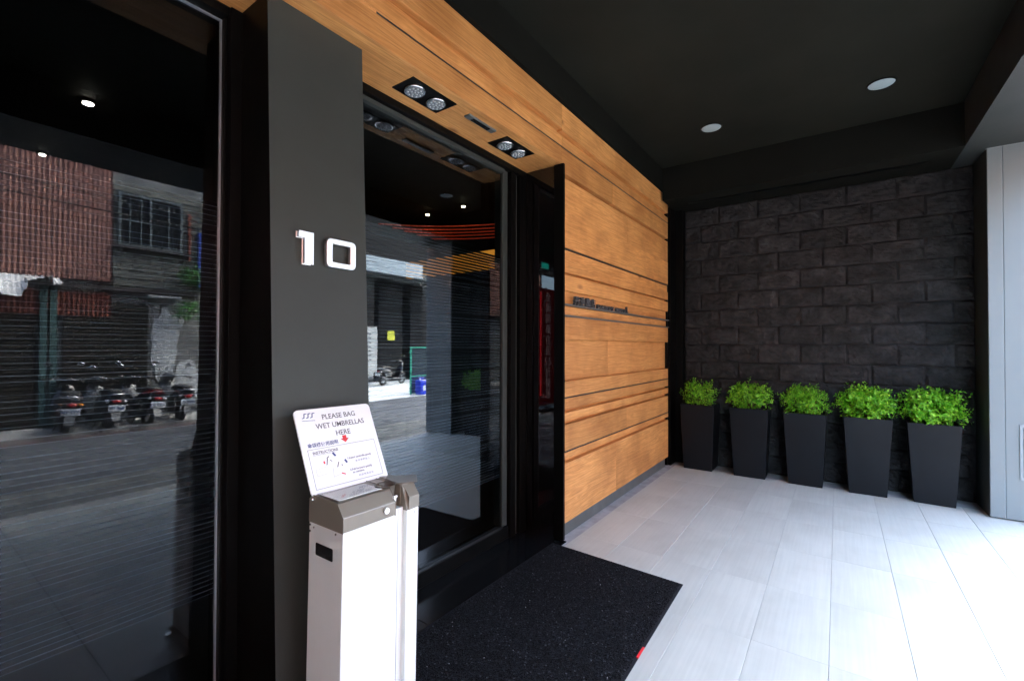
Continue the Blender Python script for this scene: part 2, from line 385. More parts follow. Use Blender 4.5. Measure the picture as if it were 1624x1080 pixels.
# ------------------------------------------------------------------ split-face stone wall at the end of the porch
SX = 6.235
wall = thing('stone_wall', 'dark split-face stone wall at the far end of the porch behind the planters', 'wall', (SX, 0, 0))
box('backing', 'mortar', (.004, .3, -1.085, 1.727, -.002, BZ-.001), wall)
def stone_mesh(w, h, seed):
    r = random.Random(seed); nx, nz = max(6, int(w/.020)), 11
    off = Vector((r.uniform(0, 50), r.uniform(0, 50), r.uniform(0, 50)))
    V = []
    def P(i, k):
        u, v = i/nx, k/nz; y = .0012 + u*(w-.0024); z = .0012 + v*(h-.0024)
        e = min(u, 1-u)*w; g = min(v, 1-v)*h; m = min(e, g)
        q = min(1, m/.020)
        n = noise.noise(Vector((y*7, z*10, 0))+off)*.016 + noise.noise(Vector((y*19, z*26, 3))+off)*.011
        rd = abs(noise.noise(Vector((y*11+z*7, z*14, 6))+off)); n += .020*max(0, .35-rd)          # broken ridges
        n += .012*(1 if (u*1.1+noise.noise(Vector((z*8, 1, 2))+off)*.35) > .14 else 0)
        return (-(.016 + q*(n + .002)), y, z)
    me = bpy.data.meshes.new('stone'); F = []
    for i in range(nx+1):
        for k in range(nz+1): V.append(P(i, k))
    for i in range(nx):
        for k in range(nz):
            a = i*(nz+1)+k; F.append((a, a+1, a+nz+2, a+nz+1))
    # sides back to the wall
    rim = [i*(nz+1) for i in range(nx+1)] + [nx*(nz+1)+k for k in range(1, nz+1)] + [i*(nz+1)+nz for i in range(nx-1, -1, -1)] + [k for k in range(nz-1, 0, -1)]
    b0 = len(V)
    for a in rim: V.append((.006, V[a][1], V[a][2]))
    n = len(rim)
    for i in range(n): F.append((rim[i], rim[(i+1) % n], b0+(i+1) % n, b0+i))
    me.from_pydata(V, [], F); me.materials.append(MATS['split_stone']); me.update()
    return me
SH, SW = 3.267/15, .432
pool = [stone_mesh(SW, SH, 100+i) for i in range(12)]
y_hi, y_lo = 1.632, -1.085
for row in range(15):
    z = 3.267 - SH*(row+1)
    y = 1.22 + .432 + (0 if row % 2 == 0 else .216)
    prev = None
    while y > y_lo:
        a, b = max(y-SW, y_lo), min(y, y_hi)
        if b - a > .03:
            if b-a > SW-.01:
                c = rng.choice([q for q in pool if q is not prev]); prev = c
            else: c = stone_mesh(b-a, SH, row*7+int((y+5)*3))
            o = link('stone', c, wall); o.location = (rng.uniform(-.004, .003), a, z)
        y -= SW
corner = struct('corner_post', 'black_paint', (6.12, 6.24, 1.634, 1.727, 0, BZ-.002))
struct('corner_return_wall', 'black_paint', (5.90, 6.6, 1.729, 2.4, 0, BZ-.003))

# ------------------------------------------------------------------ clad column by the kerb
colm = thing('column', 'pale grey clad column with an access panel at the right edge, beside the last planter', 'column', (5.76, 0, 0))
box('core', 'charcoal_wall', (.012, .86, -1.67, -1.087, -.02, BZ-.003), colm)
Ys = [-1.085, -1.183, -1.60, -1.685]
for a, b in zip(Ys, Ys[1:]):
    bm = bmesh.new(); bx(bm, -.010, .014, b+.0035, a-.0035, .012, BZ-.006); obj('cladding_panel', bm, 'column_clad', colm, .003, seg=2)
box('joint_strip', 'column_trim', (-.004, .010, -1.191, -1.175, .012, BZ-.006), colm)
box('cap_trim', 'column_trim', (-.013, .010, -1.690, -1.082, BZ-.010, BZ-.004), colm)
fr = bmesh.new()
for dims in ((-.020, -.0095, -1.53, -1.27, .815, .833), (-.020, -.0095, -1.53, -1.27, .362, .380), (-.020, -.0095, -1.288, -1.27, .380, .815), (-.020, -.0095, -1.53, -1.512, .380, .815)): bx(fr, *dims)
ap = obj('access_panel_frame', fr, 'column_trim', colm)
box('access_door', 'column_clad', (-.016, -.0095, -1.508, -1.292, .384, .811), ap, .002)

# ------------------------------------------------------------------ timber wall to the right of the door
W = 1.75
tw = thing('timber_wall', 'warm oak plank wall with dark metal grooves, right of the black door jamb', 'wall', (0, W, 0))
def plank(x0, x1, z0, z1, rec=0.0, depth=.10):
    bm = bmesh.new(); bx(bm, x0, x1, rec, rec+depth, z0, z1)
    o = obj('plank', bm, 'oak', tw, .0022); return o
XA, XB = 3.135, 5.872
# (bottom, top, recess)
rows = [(.111, .578, 0), (.578, .612, .045), (.612, .662, 0), (.674, .880, 0), (.880, .908, .045), (.908, .975, 0), (.975, 1.002, .045),
        (1.002, 1.086, 0), (1.098, 1.222, 0), (1.222, 1.552, .04), (1.552, 1.733, 0), (1.750, 1.822, .028), (1.838, 1.940, .030), (1.940, 2.062, 0), (2.062, 2.086, .045),
        (2.086, 2.185, 0), (2.185, 2.265, .012), (2.279, 2.560, 0), (2.560, 2.826, .002), (2.826, 2.862, .045), (2.862, 3.053, 0),
        (3.066, 3.130, 0), (3.130, 3.185, .045), (3.185, 3.392, 0)]
for z0, z1, rec in rows:
    cuts_ = [XA] + ([rng.uniform(3.7, 5.2)] if z1-z0 > .09 and rng.random() < .5 else []) + [XB]
    for a, b in zip(cuts_, cuts_[1:]): plank(a + (.0003 if a > XA else 0), b, z0, z1, rec + (rng.uniform(0, .0015) if len(cuts_) > 2 else 0))
box('backing_board', 'black_paint', (XA, 5.90, .105, .17, 0.0, 3.39), tw)
for z in (.668, 1.092, 2.272, 3.0595):
    box('metal_groove', 'groove_metal', (XA, XB+.002, .004, .06, z-.0058, z+.0058), tw)
for z in (1.741, 1.830):
    box('shelf_rail', 'skirting_metal', (3.155, 6.02, -.006, .03, z-.0065, z+.0065), tw, .0015)
box('end_post', 'black_paint', (5.876, 5.93, .012, .11, 0, 3.39), tw)
sk = bmesh.new(); bx(sk, XA, 5.80, .022, .10, 0.001, .110); obj('skirting', sk, 'skirting_metal', tw)
# fascia over the doors and the timber soffit
FX0 = -5.5
for z0, z1, rec in ((2.9185, 3.0530, 0), (3.066, 3.140, 0), (3.140, 3.200, .045), (3.200, 3.392, 0)):
    plank(FX0, .72, z0, z1, rec, .06); plank(.7204, 3.1325, z0, z1, rec, .06)
box('metal_groove', 'groove_metal', (1.367, 3.1325, .004, .06, 3.054, 3.065), tw)
plank(FX0, 1.366, 3.053, 3.066, .001, .05)
cuts = [(1.657, 1.995, 1.818, 1.988), (2.50, 2.84, 1.820, 1.990)]
sf = thing('timber_soffit', 'oak panelled soffit over the glass doors with two lamp boxes set in it', 'soffit', (0, 0, 0))
def soffit(x0, x1, y0, y1):
    bm = bmesh.new(); bx(bm, x0, x1, y0, y1, 2.918, 2.96); obj('board', bm, 'oak', sf, .0008)
soffit(FX0, 3.131, 1.7525, 1.816)
for a, b in ((FX0, 1.655), (1.997, 2.498), (2.842, 3.131)): soffit(a, b, 1.8165, 1.9915)
soffit(FX0, 3.131, 1.992, 2.075)

# hotel name standing on the upper rail
nm = thing('name_sign', 'small black upright lettering standing on the upper metal rail of the oak wall', 'sign', (3.28, W-.016, 1.8365))
mt = frame_mtx((0, 0, .004), (1, 0, 0), (0, 0, 1))
xx = 0.02
for ch, wd in (('丹', .1), ('迪', .105), ('旅', .10), ('店', .10)):
    text('letter', ch, .078, frame_mtx((xx, 0, .0035), (1, 0, 0), (0, 0, 1)), 'ink', nm, ext=.012, bold=.0012, sx=1.12); xx += wd
for i, ch in enumerate('DANDY'): text('letter', ch, .047, frame_mtx((.455+i*.078, 0, 0), (1, 0, 0), (0, 0, 1)), 'ink', nm, ext=.011, bold=.0015, sx=1.7)
for i, ch in enumerate('HOTEL'): text('letter', ch, .045 if i < 4 else .085, frame_mtx((.875+i*.066, 0, 0), (1, 0, 0), (0, 0, 1)), 'ink', nm, ext=.011, bold=.0015, sx=1.45 if i < 4 else .9)

# door jamb: black post and polished side panel
jb = thing('door_jamb', 'tall black door jamb with a polished black side panel, left of the oak wall', 'door jamb', (3.13, 0, 0))
box('post', 'black_paint', (-.022, .003, 1.722, 1.806, .0115, 2.916), jb, .001)
box('side_panel', 'black_glass', (-.008, .003, 1.808, 2.07, .009, 2.916), jb)

# ------------------------------------------------------------------ glazing
def pane(x0, x1, z0, z1, parent, mat='pane_glass'):
    bm = bmesh.new(); y0, y1 = GLASS_Y, GLASS_Y+.010
    vs = bx(bm, x0, x1, y0, y1, z0, z1)
    for f in bm.faces:
        n = f.calc_center_median(); f.material_index = 0 if abs(n.y-y0) < 1e-4 else 1
    o = obj('pane', bm, [mat, 'glass_back'], parent); return o
def film(x0, x1, z0, z1, parent, seed):
    r = random.Random(seed); V, F, V2, F2 = [], [], [], []
    def addb(V, F, a, b, y0, y1):
        n = len(V); V += [(x0, y0, a), (x1, y0, a), (x1, y0, b), (x0, y0, b), (x0, y1, a), (x1, y1, a), (x1, y1, b), (x0, y1, b)]
        F += [(n, n+1, n+2, n+3), (n+4, n+7, n+6, n+5), (n, n+4, n+5, n+1), (n+3, n+2, n+6, n+7), (n, n+3, n+7, n+4), (n+1, n+5, n+6, n+2)]
    z = z0; i = 0
    while z < z1:
        p = .0203 + r.uniform(-.0015, .0015)
        addb(V, F, z+.0032, z+p-.0024, GLASS_Y+.0106, GLASS_Y+.0112)
        if r.random() < .9: addb(V2, F2, z+.0002, z+.0002+r.choice((.0007, .0010, .0013)), GLASS_Y+.0108, GLASS_Y+.0118)
        z += p; i += 1
    raw('film_band', V, F, 'film_dark', parent, kind='stuff'); raw('film_line', V2, F2, 'film_light', parent, kind='stuff')
# left shop window
wn = thing('shop_window', 'tall dark plate glass window left of the grey pillar, mirroring scooters and the street', 'window', (0, 0, 0))
fl = bmesh.new(); bx(fl, .870, .935, 2.06, 2.20, 0.01, 2.915); bx(fl, -3.4, .869, 2.075, 2.20, 2.880, 2.915); bx(fl, -3.4, .869, 2.075, 2.20, .01, .060)
obj('frame', fl, 'black_paint', wn, .001)
fl = bmesh.new(); bx(fl, .8605, .8695, 2.10, 2.20, .06, 2.880)
obj('inner_frame', fl, 'pillar_side', wn)
bm = bmesh.new(); bx(bm, .8535, .8600, 2.122, 2.1325, .062, 2.872); bx(bm, -3.4, .8600, 2.122, 2.1325, 2.8725, 2.879)
obj('glazing_bead', bm, 'bead_alu', wn)
pane(-3.4, .8602, .061, 2.879, wn); film(-3.4, .8602, .462, 2.10, wn, 3)
# door glass
dr = thing('glass_door', 'dark glass entrance door with a lined film band, between the grey pillar and the black jamb', 'door', (0, 0, 0))
fd = bmesh.new(); bx(fd, .94, 3.120, 2.072, 2.20, 2.872, 2.916); bx(fd, 2.92, 2.988, 2.085, 2.20, .009, 2.870)
obj('frame', fd, 'black_paint', dr, .001)
fd = bmesh.new(); bx(fd, 2.858, 2.918, 2.118, 2.20, .105, 2.870); obj('stile', fd, 'charcoal_wall', dr, .001)
fd = bmesh.new(); bx(fd, 3.030, 3.120, 2.074, 2.20, .009, 2.870); obj('outer_frame', fd, 'black_paint', dr, .001)
fd = bmesh.new(); bx(fd, 2.99, 3.028, 2.105, 2.20, .009, 2.870); obj('channel', fd, 'charcoal_wall', dr, .001)
fd = bmesh.new(); bx(fd, .94, 2.918, 2.102, 2.20, .009, .098); obj('bottom_rail', fd, 'black_paint', dr, .001)
fd = bmesh.new(); bx(fd, .94, 2.857, 2.108, 2.131, .0985, .104); obj('threshold_trim', fd, 'groove_metal', dr)
fd = bmesh.new(); bx(fd, .94, 2.857, 2.102, 2.20, 2.845, 2.871); obj('top_rail', fd, 'charcoal_wall', dr, .001)
pane(.94, 2.857, .1045, 2.844, dr, 'door_glass'); film(.94, 2.857, .485, 2.175, dr, 5)

# lobby behind the glass
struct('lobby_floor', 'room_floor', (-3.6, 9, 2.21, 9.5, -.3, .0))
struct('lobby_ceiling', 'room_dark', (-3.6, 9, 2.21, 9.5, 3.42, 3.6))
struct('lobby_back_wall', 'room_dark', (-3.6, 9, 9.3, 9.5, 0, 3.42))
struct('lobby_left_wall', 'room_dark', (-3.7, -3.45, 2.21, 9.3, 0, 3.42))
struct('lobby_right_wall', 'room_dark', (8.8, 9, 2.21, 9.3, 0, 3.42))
struct('facade_left', 'charcoal_wall', (-6.2, -3.42, 1.9, 2.35, 0, 2.917))
struct('facade_lintel', 'black_paint', (-6.2, 3.13, 2.0765, 2.40, 2.917, 3.405))
struct('facade_right', 'black_paint', (3.124, 5.898, 1.925, 2.4, 0, 3.404))
cove = [[(4.12,5.22),(4.45,4.94),(4.73,4.6),(4.95,4.2),(5.15,3.68)],[(4.38,5.23),(4.64,5.02),(4.86,4.73),(5.1,4.32),(5.31,3.8)],[(4.61,5.25),(4.82,5.08),(5.0,4.86),(5.24,4.44),(5.46,3.9)],[(4.88,5.27),(5.13,4.98),(5.3,4.74),(5.61,4.01)],[(5.17,5.3),(5.39,4.97),(5.55,4.71),(5.77,4.13)]]
cv = thing('cove_light', 'ceiling feature of curved dim red light lines seen inside through the door glass', 'ceiling light', (0, 0, 3.2))
for l in cove:
    pts = [Vector((x, y, 0)) for x, y in l]; dense = []
    for i in range(len(pts)-1):
        p0 = pts[max(i-1, 0)]; p1, p2 = pts[i], pts[i+1]; p3 = pts[min(i+2, len(pts)-1)]
        for t in (0, .25, .5, .75): dense.append(.5*((2*p1)+(-p0+p2)*t+(2*p0-5*p1+4*p2-p3)*t*t+(-p0+3*p1-3*p2+p3)*t**3))
    dense.append(pts[-1]); bm = bmesh.new(); tube(bm, dense, .009, 6); obj('light_strip', bm, 'cove_red', cv)
bp = thing('cove_lit_wall', 'orange cove-lit wall band inside the lobby, its light put in as glow, right part of the door glass', 'light panel', (4.7, 0, 0))
box('wall_glow_band', 'orange_wall_glow', (0, .02, 2.6, 5.3, 2.50, 2.75), bp); box('panel_base', 'room_dark', (0, .06, 2.6, 5.3, 0, 2.49), bp)  # cove light on the wall put in as emission, no lamp behind it
spots = [((4.702, 4.848, 3.40), 'bright warm lobby spotlight behind the door glass, left one above the red lines'),
         ((4.704, 4.159, 3.40), 'warm lobby spotlight behind the door glass, right one above the red lines'),
         ((0.993, 4.808, 3.40), 'lobby spotlight highest in the left window, alone in the dark'),
         ((1.001, 6.481, 3.40), 'lobby spotlight at the far left of the window, just over the mirrored red sheeting'),
         ((2.184, 9.562, 3.40), 'small lobby spotlight in front of the mirrored corrugated sheeting')]
for i, (p, lab) in enumerate(spots):
    s = thing('lobby_spotlight', lab, 'spotlight', p, 0, 'spotlights in the lobby ceiling')
    bm = bmesh.new(); cyl(bm, (0, 0, .003), (0, 0, .10), .045, .035, 14); obj('housing', bm, 'black_paint', s)
    bm = bmesh.new(); cyl(bm, (0, 0, -.004), (0, 0, .002), .024 if i != 2 else .034, n=14); obj('bulb', bm, 'spot_emit' if i < 2 else 'spot_white', s)
ex = thing('exit_sign', 'green glowing exit sign mirrored in the polished black door panel', 'sign', (-1.99, 5.0, 4.07-.95))
box('case', 'room_dark', (-.15, .15, 0, .04, -.01, .13), ex); box('lit_face', 'exit_green', (-.14, .14, -.004, -.0005, 0, .12), ex)

# ------------------------------------------------------------------ grey pillar with the house number
pl = thing('pillar', 'battered dark grey pillar carrying the chrome number 10, between window and door', 'pillar', (0, 0, 0))
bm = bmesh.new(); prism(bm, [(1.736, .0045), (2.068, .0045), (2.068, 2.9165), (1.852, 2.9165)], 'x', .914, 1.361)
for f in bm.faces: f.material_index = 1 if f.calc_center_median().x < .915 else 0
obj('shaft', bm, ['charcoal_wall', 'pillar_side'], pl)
nb = thing('house_number', 'polished chrome number 10 mounted on the grey pillar', 'house number', (0, 1.81, 1.84))
def num_obj(bm): return obj('digit', bm, 'chrome', nb, .0035, seg=2)
bm = bmesh.new(); prism(bm, [(1.044, 0), (1.076, 0), (1.076, .126), (1.018, .126), (1.018, .107), (1.044, .107)], 'y', -.026, -.003); num_obj(bm)
bm = bmesh.new()
def rrect(x0, x1, z0, z1, r, n=5):
    P = []
    for cx, cz, a0 in ((x1-r, z1-r, 0), (x0+r, z1-r, 90), (x0+r, z0+r, 180), (x1-r, z0+r, 270)):
        for i in range(n+1): a = R(a0+90*i/n); P.append((cx+r*math.cos(a), cz+r*math.sin(a)))
    return P
O = rrect(1.140, 1.287, 0, .126, .022); I = rrect(1.170, 1.257, .024, .102, .002)
n = len(O); rings = [[bm.verts.new((p[0], y, p[1])) for p in L] for L, y in ((O, -.003), (O, -.026), (I, -.026), (I, -.003))]
for a in range(4):
    for i in range(n): bm.faces.new([rings[a][i], rings[a][(i+1) % n], rings[(a+1) % 4][(i+1) % n], rings[(a+1) % 4][i]])
num_obj(bm)
for x, z in ((1.06, .02), (1.06, .11), (1.155, .063), (1.272, .063)):
    bm = bmesh.new(); cyl(bm, (x, -.004, z), (x, .012, z), .004, n=8); obj('stud', bm, 'steel', nb)

# ------------------------------------------------------------------ lamp boxes in the soffit, sensor, ceiling downlights
def lamp_box(x0, label):
    t = thing('lamp_box', label, 'light fixture', (x0, 1.903, 2.918), 0, 'twin lamp boxes in the oak soffit')
    box('trim_plate', 'black_paint', (.001, .339, -.084, .086, -.003, .012), t)
    for cx in (.088, .252):
        bm = bmesh.new()
        cyl(bm, (cx, 0, -.004), (cx, 0, -.016), .060, .056, 28); l = obj('lamp', bm, 'lamp_silver', t)
        l.rotation_euler = (R(-4), 0, 0)
        bm = bmesh.new(); cyl(bm, (cx, 0, -.0165), (cx, 0, -.0185), .050, .049, 28); obj('lens', bm, 'lamp_lens', l)
        bm = bmesh.new()
        for rr, k, ph in ((0, 1, 0), (.019, 5, .3), (.038, 10, 0)):
            for i in range(k): ball(bm, (cx+rr*math.cos(2*math.pi*i/k+ph), rr*math.sin(2*math.pi*i/k+ph), -.0195), .0065, .0065, .004, 8, 5)
        obj('led_domes', bm, 'led_dome', l, kind='stuff')
lamp_box(1.656, 'black twin lamp box in the oak soffit, nearer the grey pillar')
lamp_box(2.500, 'black twin lamp box in the oak soffit, nearer the oak wall')
sn = thing('door_sensor', 'small silver and black door sensor between the two lamp boxes in the oak soffit', 'sensor', (2.118, 1.825, 2.918))
box('housing', 'skirting_metal', (0, .27, 0, .046, -.010, .004), sn, .002); box('sensor_window', 'sensor_dark', (.05, .215, .008, .038, -.0125, -.009), sn)
for p, lab in (((4.805, -.303, CZ), 'recessed white ceiling downlight nearer the street side'), ((4.811, 1.008, CZ), 'recessed white ceiling downlight nearer the oak wall')):
    t = thing('downlight', lab, 'ceiling light', p, 0, 'round downlights in the dark ceiling')
    bm = bmesh.new(); torus(bm, (0, 0, -.002), .094, .006, 'z', 32, 6); obj('trim_ring', bm, 'black_paint', t)
    bm = bmesh.new(); N = 32
    prof = [(.090, -.003), (.086, -.006), (.06, -.0085), (.0, -.010)]
    rings = [[bm.verts.new((max(r_, .0005)*math.cos(2*math.pi*i/N), max(r_, .0005)*math.sin(2*math.pi*i/N), z)) for i in range(N)] for r_, z in prof]
    for a in range(3):
        for i in range(N): bm.faces.new([rings[a][i], rings[a][(i+1) % N], rings[a+1][(i+1) % N], rings[a+1][i]]).smooth = True
    obj('diffuser', bm, 'diffuser', t)

# ------------------------------------------------------------------ umbrella bagging machine
mc = thing('umbrella_bag_machine', 'white and beige umbrella bagging machine with a tilted instruction board, before the grey pillar', 'machine', (.962, 1.40, .0))
mc.rotation_euler = (0, R(.9), 0); mc.location.x -= .012
H0, H1 = .03, .849
bm = bmesh.new(); bx(bm, 0, .231, 0, .208, H0, H1); obj('cabinet', bm, 'machine_white', mc, .003, seg=2)
box('bag_channel', 'machine_white', (.2315, .289, .022, .19, H0, .862), mc)
box('channel_seam', 'ink_grey', (.262, .2635, .0205, .0225, H0, .858), mc)
bm = bmesh.new(); bx(bm, .2895, .352, 0, .208, H0, .851); obj('side_cabinet', bm, 'machine_white', mc, .003, seg=2)
box('base_plate', 'machine_beige_dark', (-.01, .362, -.01, .24, .009, .0295), mc, .003)
box('foot_bracket', 'steel', (-.045, .39, .03, .055, .009, .015), mc)
bm = bmesh.new(); prism(bm, [(.0, .850), (.0, .899), (.035, .9435), (.182, .9475), (.207, .930), (.207, .850)], 'x', -.001, .231); obj('cap', bm, 'machine_beige', mc, .0025, seg=2)
bm = bmesh.new(); prism(bm, [(.0, .852), (.0, .900), (.036, .9435), (.036, .852)], 'x', .300, .353)
prism(bm, [(.0, .852), (.036, .852), (.036, .9435), (.028, .934)], 'x', .288, .3); obj('side_cap', bm, 'machine_beige', mc, .0015)
bm = bmesh.new(); prism(bm, [(.0365, .860), (.0365, .947), (.207, .947), (.207, .860)], 'x', .2825, .353); obj('rear_cap', bm, 'machine_beige', mc, .002)
bm = bmesh.new(); prism(bm, [(.105, .860), (.105, .9475), (.207, .9475), (.207, .860)], 'x', .2325, .2815); obj('bridge', bm, 'machine_beige', mc, .002)
bm = bmesh.new(); prism(bm, [(.353, .012), (.420, .09), (.300, .195), (.29, .05)], 'z', .948, .9505); obj('top_lip', bm, 'machine_beige', mc, .001)
bm = bmesh.new(); prism(bm, [(.012, .045), (.200, .045), (.200, .158), (.012, .180)], 'z', .9485, .9505); obj('tray', bm, 'tray_mirror', mc)
# round throat for the umbrella
bm = bmesh.new(); N = 28; cx, cy = .243, .075
pr = [(.040, .9525), (.036, .9525), (.033, .935), (.028, .86), (.0005, .855)]
rings = [[bm.verts.new((cx+r_*1.15*math.cos(2*math.pi*i/N), cy+r_*math.sin(2*math.pi*i/N), z)) for i in range(N)] for r_, z in pr]
for a in range(len(pr)-1):
    for i in range(N): bm.faces.new([rings[a][i], rings[a][(i+1) % N], rings[a+1][(i+1) % N], rings[a+1][i]]).smooth = True
tb = obj('throat', bm, 'machine_beige_dark', mc)
bm = bmesh.new(); cyl(bm, (.183, -.001, .880), (.183, -.010, .880), .0125, .0115, 22); lk = obj('lock', bm, 'chrome', mc)
box('keyhole', 'sensor_dark', (.179, .187, -.0112, -.0102, .8792, .8812), lk)
bm = bmesh.new()
P = [(x, z) for x, z in rrect(.056, .162, .737, .782, .006)]
prism(bm, P, 'x', -.0012, -.0003); obj('handle_slot', bm, 'sensor_dark', mc)
for y, z in ((.198, .838), (.175, .832), (.198, .815), (.040, .838)):
    bm = bmesh.new(); cyl(bm, (-.0005, y, z), (-.003, y, z), .0042, .0035, 12); obj('screw', bm, 'steel', mc)
for x, z in ((.33, .835),):
    bm = bmesh.new(); cyl(bm, (x, -.0005, z), (x, -.002, z), .0035, .003, 10); obj('screw', bm, 'steel', mc)
for x, z in ((.237, .842), (.234, .812)):
    bm = bmesh.new(); cyl(bm, (x, .0215, z), (x, .018, z), .0032, .003, 10); obj('screw', bm, 'steel', mc)
bm = bmesh.new(); prism(bm, [(.228, .890), (.236, .890), (.236, .915), (.242, .915), (.242, .921), (.226, .921), (.226, .912), (.230, .910)], 'y', .004, .010); obj('latch', bm, 'chrome', mc, .0008)
# tilted board: local frame, origin bottom-left
bd = thing('x', 'x', 'x'); bpy.data.objects.remove(bd)
board_m = frame_mtx((-.007, .186, .938), (1, 0, 0), (0, .147, .305))
BW, BH = .352, .339
bm = bmesh.new(); P = rrect(0, BW, 0, BH, .018)
A = [bm.verts.new((p[0], p[1], 0)) for p in P]; B = [bm.verts.new((p[0], p[1], .006)) for p in P]; n = len(P)
bm.faces.new(A); bm.faces.new(B)
for i in range(n): bm.faces.new([A[i], A[(i+1) % n], B[(i+1) % n], B[i]])
sb = obj('sign_board', bm, 'white_board', mc); sb.matrix_local = board_m
for x in (.004, BW-.006):
    bm = bmesh.new(); ball(bm, (x, -.004, .003), .0085, .0085, .005); obj('hinge', bm, 'steel', sb)
def btext(s, x, y, size, mat, align='LEFT', bold=0, sx=1, shear=0):
    return text('lettering', s, size, Matrix.Translation((x, y, .0064)), mat, sb, .0003, align, bold, sx, shear)
btext('PLEASE BAG', .192, .291, .0300, 'ink', 'CENTER', .0001, .98)
btext('WET UMBRELLAS', .192, .254, .0300, 'ink', 'CENTER', .0001, .98)
btext('HERE', .192, .217, .0300, 'ink', 'CENTER', .0001, .98)
btext('傘袋機使用說明', .026, .184, .0190, 'ink_blue', 'LEFT', .0002)
btext('INSTRUCTIONS', .040, .1545, .0165, 'ink', 'LEFT', .0001, .95)
btext('1.Insert umbrella gently', .180, .112, .0120, 'ink_grey', 'LEFT', .0003, 1.02)
btext('將 傘 輕 輕 插 入', .215, .096, .0095, 'ink_pale', 'LEFT', .0001)
btext('2.Pull forward quickly', .180, .064, .0120, 'ink_grey', 'LEFT', .0003, 1.02)
btext('to retrieve.', .190, .052, .0120, 'ink_grey', 'LEFT', .0003, 1.02)
btext('向 前 快 速 拉 出', .215, .036, .0095, 'ink_pale', 'LEFT', .0001)
def flatpoly(name, polys, mat, z=.0062, split=False):
    for q_ in ([[p] for p in polys] if split else [polys]):
        bm = bmesh.new()
        for P in q_: prism(bm, P, 'z', z, z+.0004)
        obj(name, bm, mat, sb)
t_ = .0012
flatpoly('print_border', [[(.022, .022), (.330, .022), (.330, .022+t_), (.022, .022+t_)], [(.022, .176-t_), (.330, .176-t_), (.330, .176), (.022, .176)],
    [(.022, .0235), (.022+t_, .0235), (.022+t_, .1745), (.022, .1745)], [(.330-t_, .0235), (.330, .0235), (.330, .1745), (.330-t_, .1745)],
    [(.040, .1505), (.140, .1505), (.140, .1515), (.040, .1515)]], 'ink')
ar = [(.192, .183), (.211, .200), (.201, .200), (.201, .213), (.183, .213), (.183, .200), (.173, .200)]
flatpoly('arrow', [ar], 'ink_red')
lg = []
for i in range(3):
    x = .030+i*.017; lg += [[(x, .302), (x+.010, .304), (x+.014, .322), (x+.010, .322), (x+.007, .307), (x, .305)], [(x+.010, .319), (x+.022, .320), (x+.022, .323), (x+.012, .323)]]
lg.append([(.028, .293), (.082, .290), (.082, .2915), (.028, .2945)]); flatpoly('logo', lg, 'ink_blue')
flatpoly('umbrella_drawing', [[(.085, .105), (.089, .107), (.097, .130), (.093, .131)], [(.093, .130), (.104, .137), (.103, .140), (.092, .134)], [(.104, .122), (.112, .116), (.113, .118), (.105, .125)],
    [(.128, .090), (.131, .089), (.141, .108), (.138, .110)], [(.148, .095), (.153, .091), (.155, .093), (.150, .098)]], 'ink')
flatpoly('umbrella_drawing', [[(.119, .148), (.129, .133), (.136, .137), (.126, .152)], [(.165, .112), (.172, .098), (.179, .101), (.172, .116)]], 'ink_blue', split=True)
flatpoly('drawing_mark', [[(.076, .112), (.082, .113), (.081, .124), (.075, .123)], [(.140, .062), (.156, .054), (.158, .058), (.142, .066)]], 'ink_red', split=True)
oc = []
for a, b in (((.040, .070), (.085, .074)), ((.040, .070), (.038, .095)), ((.038, .095), (.083, .101)), ((.105, .055), (.110, .090)), ((.104, .055), (.135, .060)), ((.05, .085), (.065, .086))):
    v = Vector((b[0]-a[0], b[1]-a[1], 0)).normalized()*.0005; oc.append([(a[0]+v.y, a[1]-v.x), (b[0]+v.y, b[1]-v.x), (b[0]-v.y, b[1]+v.x), (a[0]-v.y, a[1]+v.x)])
flatpoly('machine_drawing', oc, 'ink_pale')

# ------------------------------------------------------------------ doormat
dm = thing('doormat', 'large dark speckled doormat with a small red tag, before the entrance door', 'doormat', (0, 0, 0))
q = [(1.335, .775), (2.985, .800), (3.035, 1.772), (1.36, 1.795)]
def inset(q, d): 
    c = Vector((sum(p[0] for p in q)/4, sum(p[1] for p in q)/4)); return [(p[0]-math.copysign(d, p[0]-c.x), p[1]-math.copysign(d, p[1]-c.y)) for p in q]
bm = bmesh.new(); prism(bm, q, 'z', .0045, .0095); obj('rubber_rim', bm, 'mat_rim', dm)
qi = inset(q, .013); bm = bmesh.new(); prism(bm, qi, 'z', .0096, .0135); obj('pile', bm, 'mat_pile', dm)
g = np.random.default_rng(4); N = 26000
u, v = g.random(N), g.random(N); Q = np.array(qi)
P0 = (Q[0]*((1-u)*(1-v))[:, None] + Q[1]*(u*(1-v))[:, None] + Q[2]*(u*v)[:, None] + Q[3]*((1-u)*v)[:, None])
ang = g.random(N)*6.283; rr = .0024 + g.random(N)*.0022; hh = .0135 + .003 + g.random(N)*.004
V = np.zeros((N, 4, 3))
for k in range(3):
    V[:, k, 0] = P0[:, 0] + np.cos(ang+k*2.094)*rr; V[:, k, 1] = P0[:, 1] + np.sin(ang+k*2.094)*rr; V[:, k, 2] = .0130
V[:, 3, 0] = P0[:, 0]+g.normal(0, .002, N); V[:, 3, 1] = P0[:, 1]+g.normal(0, .002, N); V[:, 3, 2] = hh
idx = np.arange(N)*4
F = np.concatenate([np.stack([idx+a, idx+b, idx+3], 1) for a, b in ((0, 1), (1, 2), (2, 0))])
raw('pile_tufts', V.reshape(-1, 3).tolist(), F.tolist(), 'mat_pile', dm, kind='stuff')
box('red_tag', 'tag_red', (2.155, 2.245, .786, .796, .0096, .0145), dm)
bm = bmesh.new(); g2 = random.Random(3)
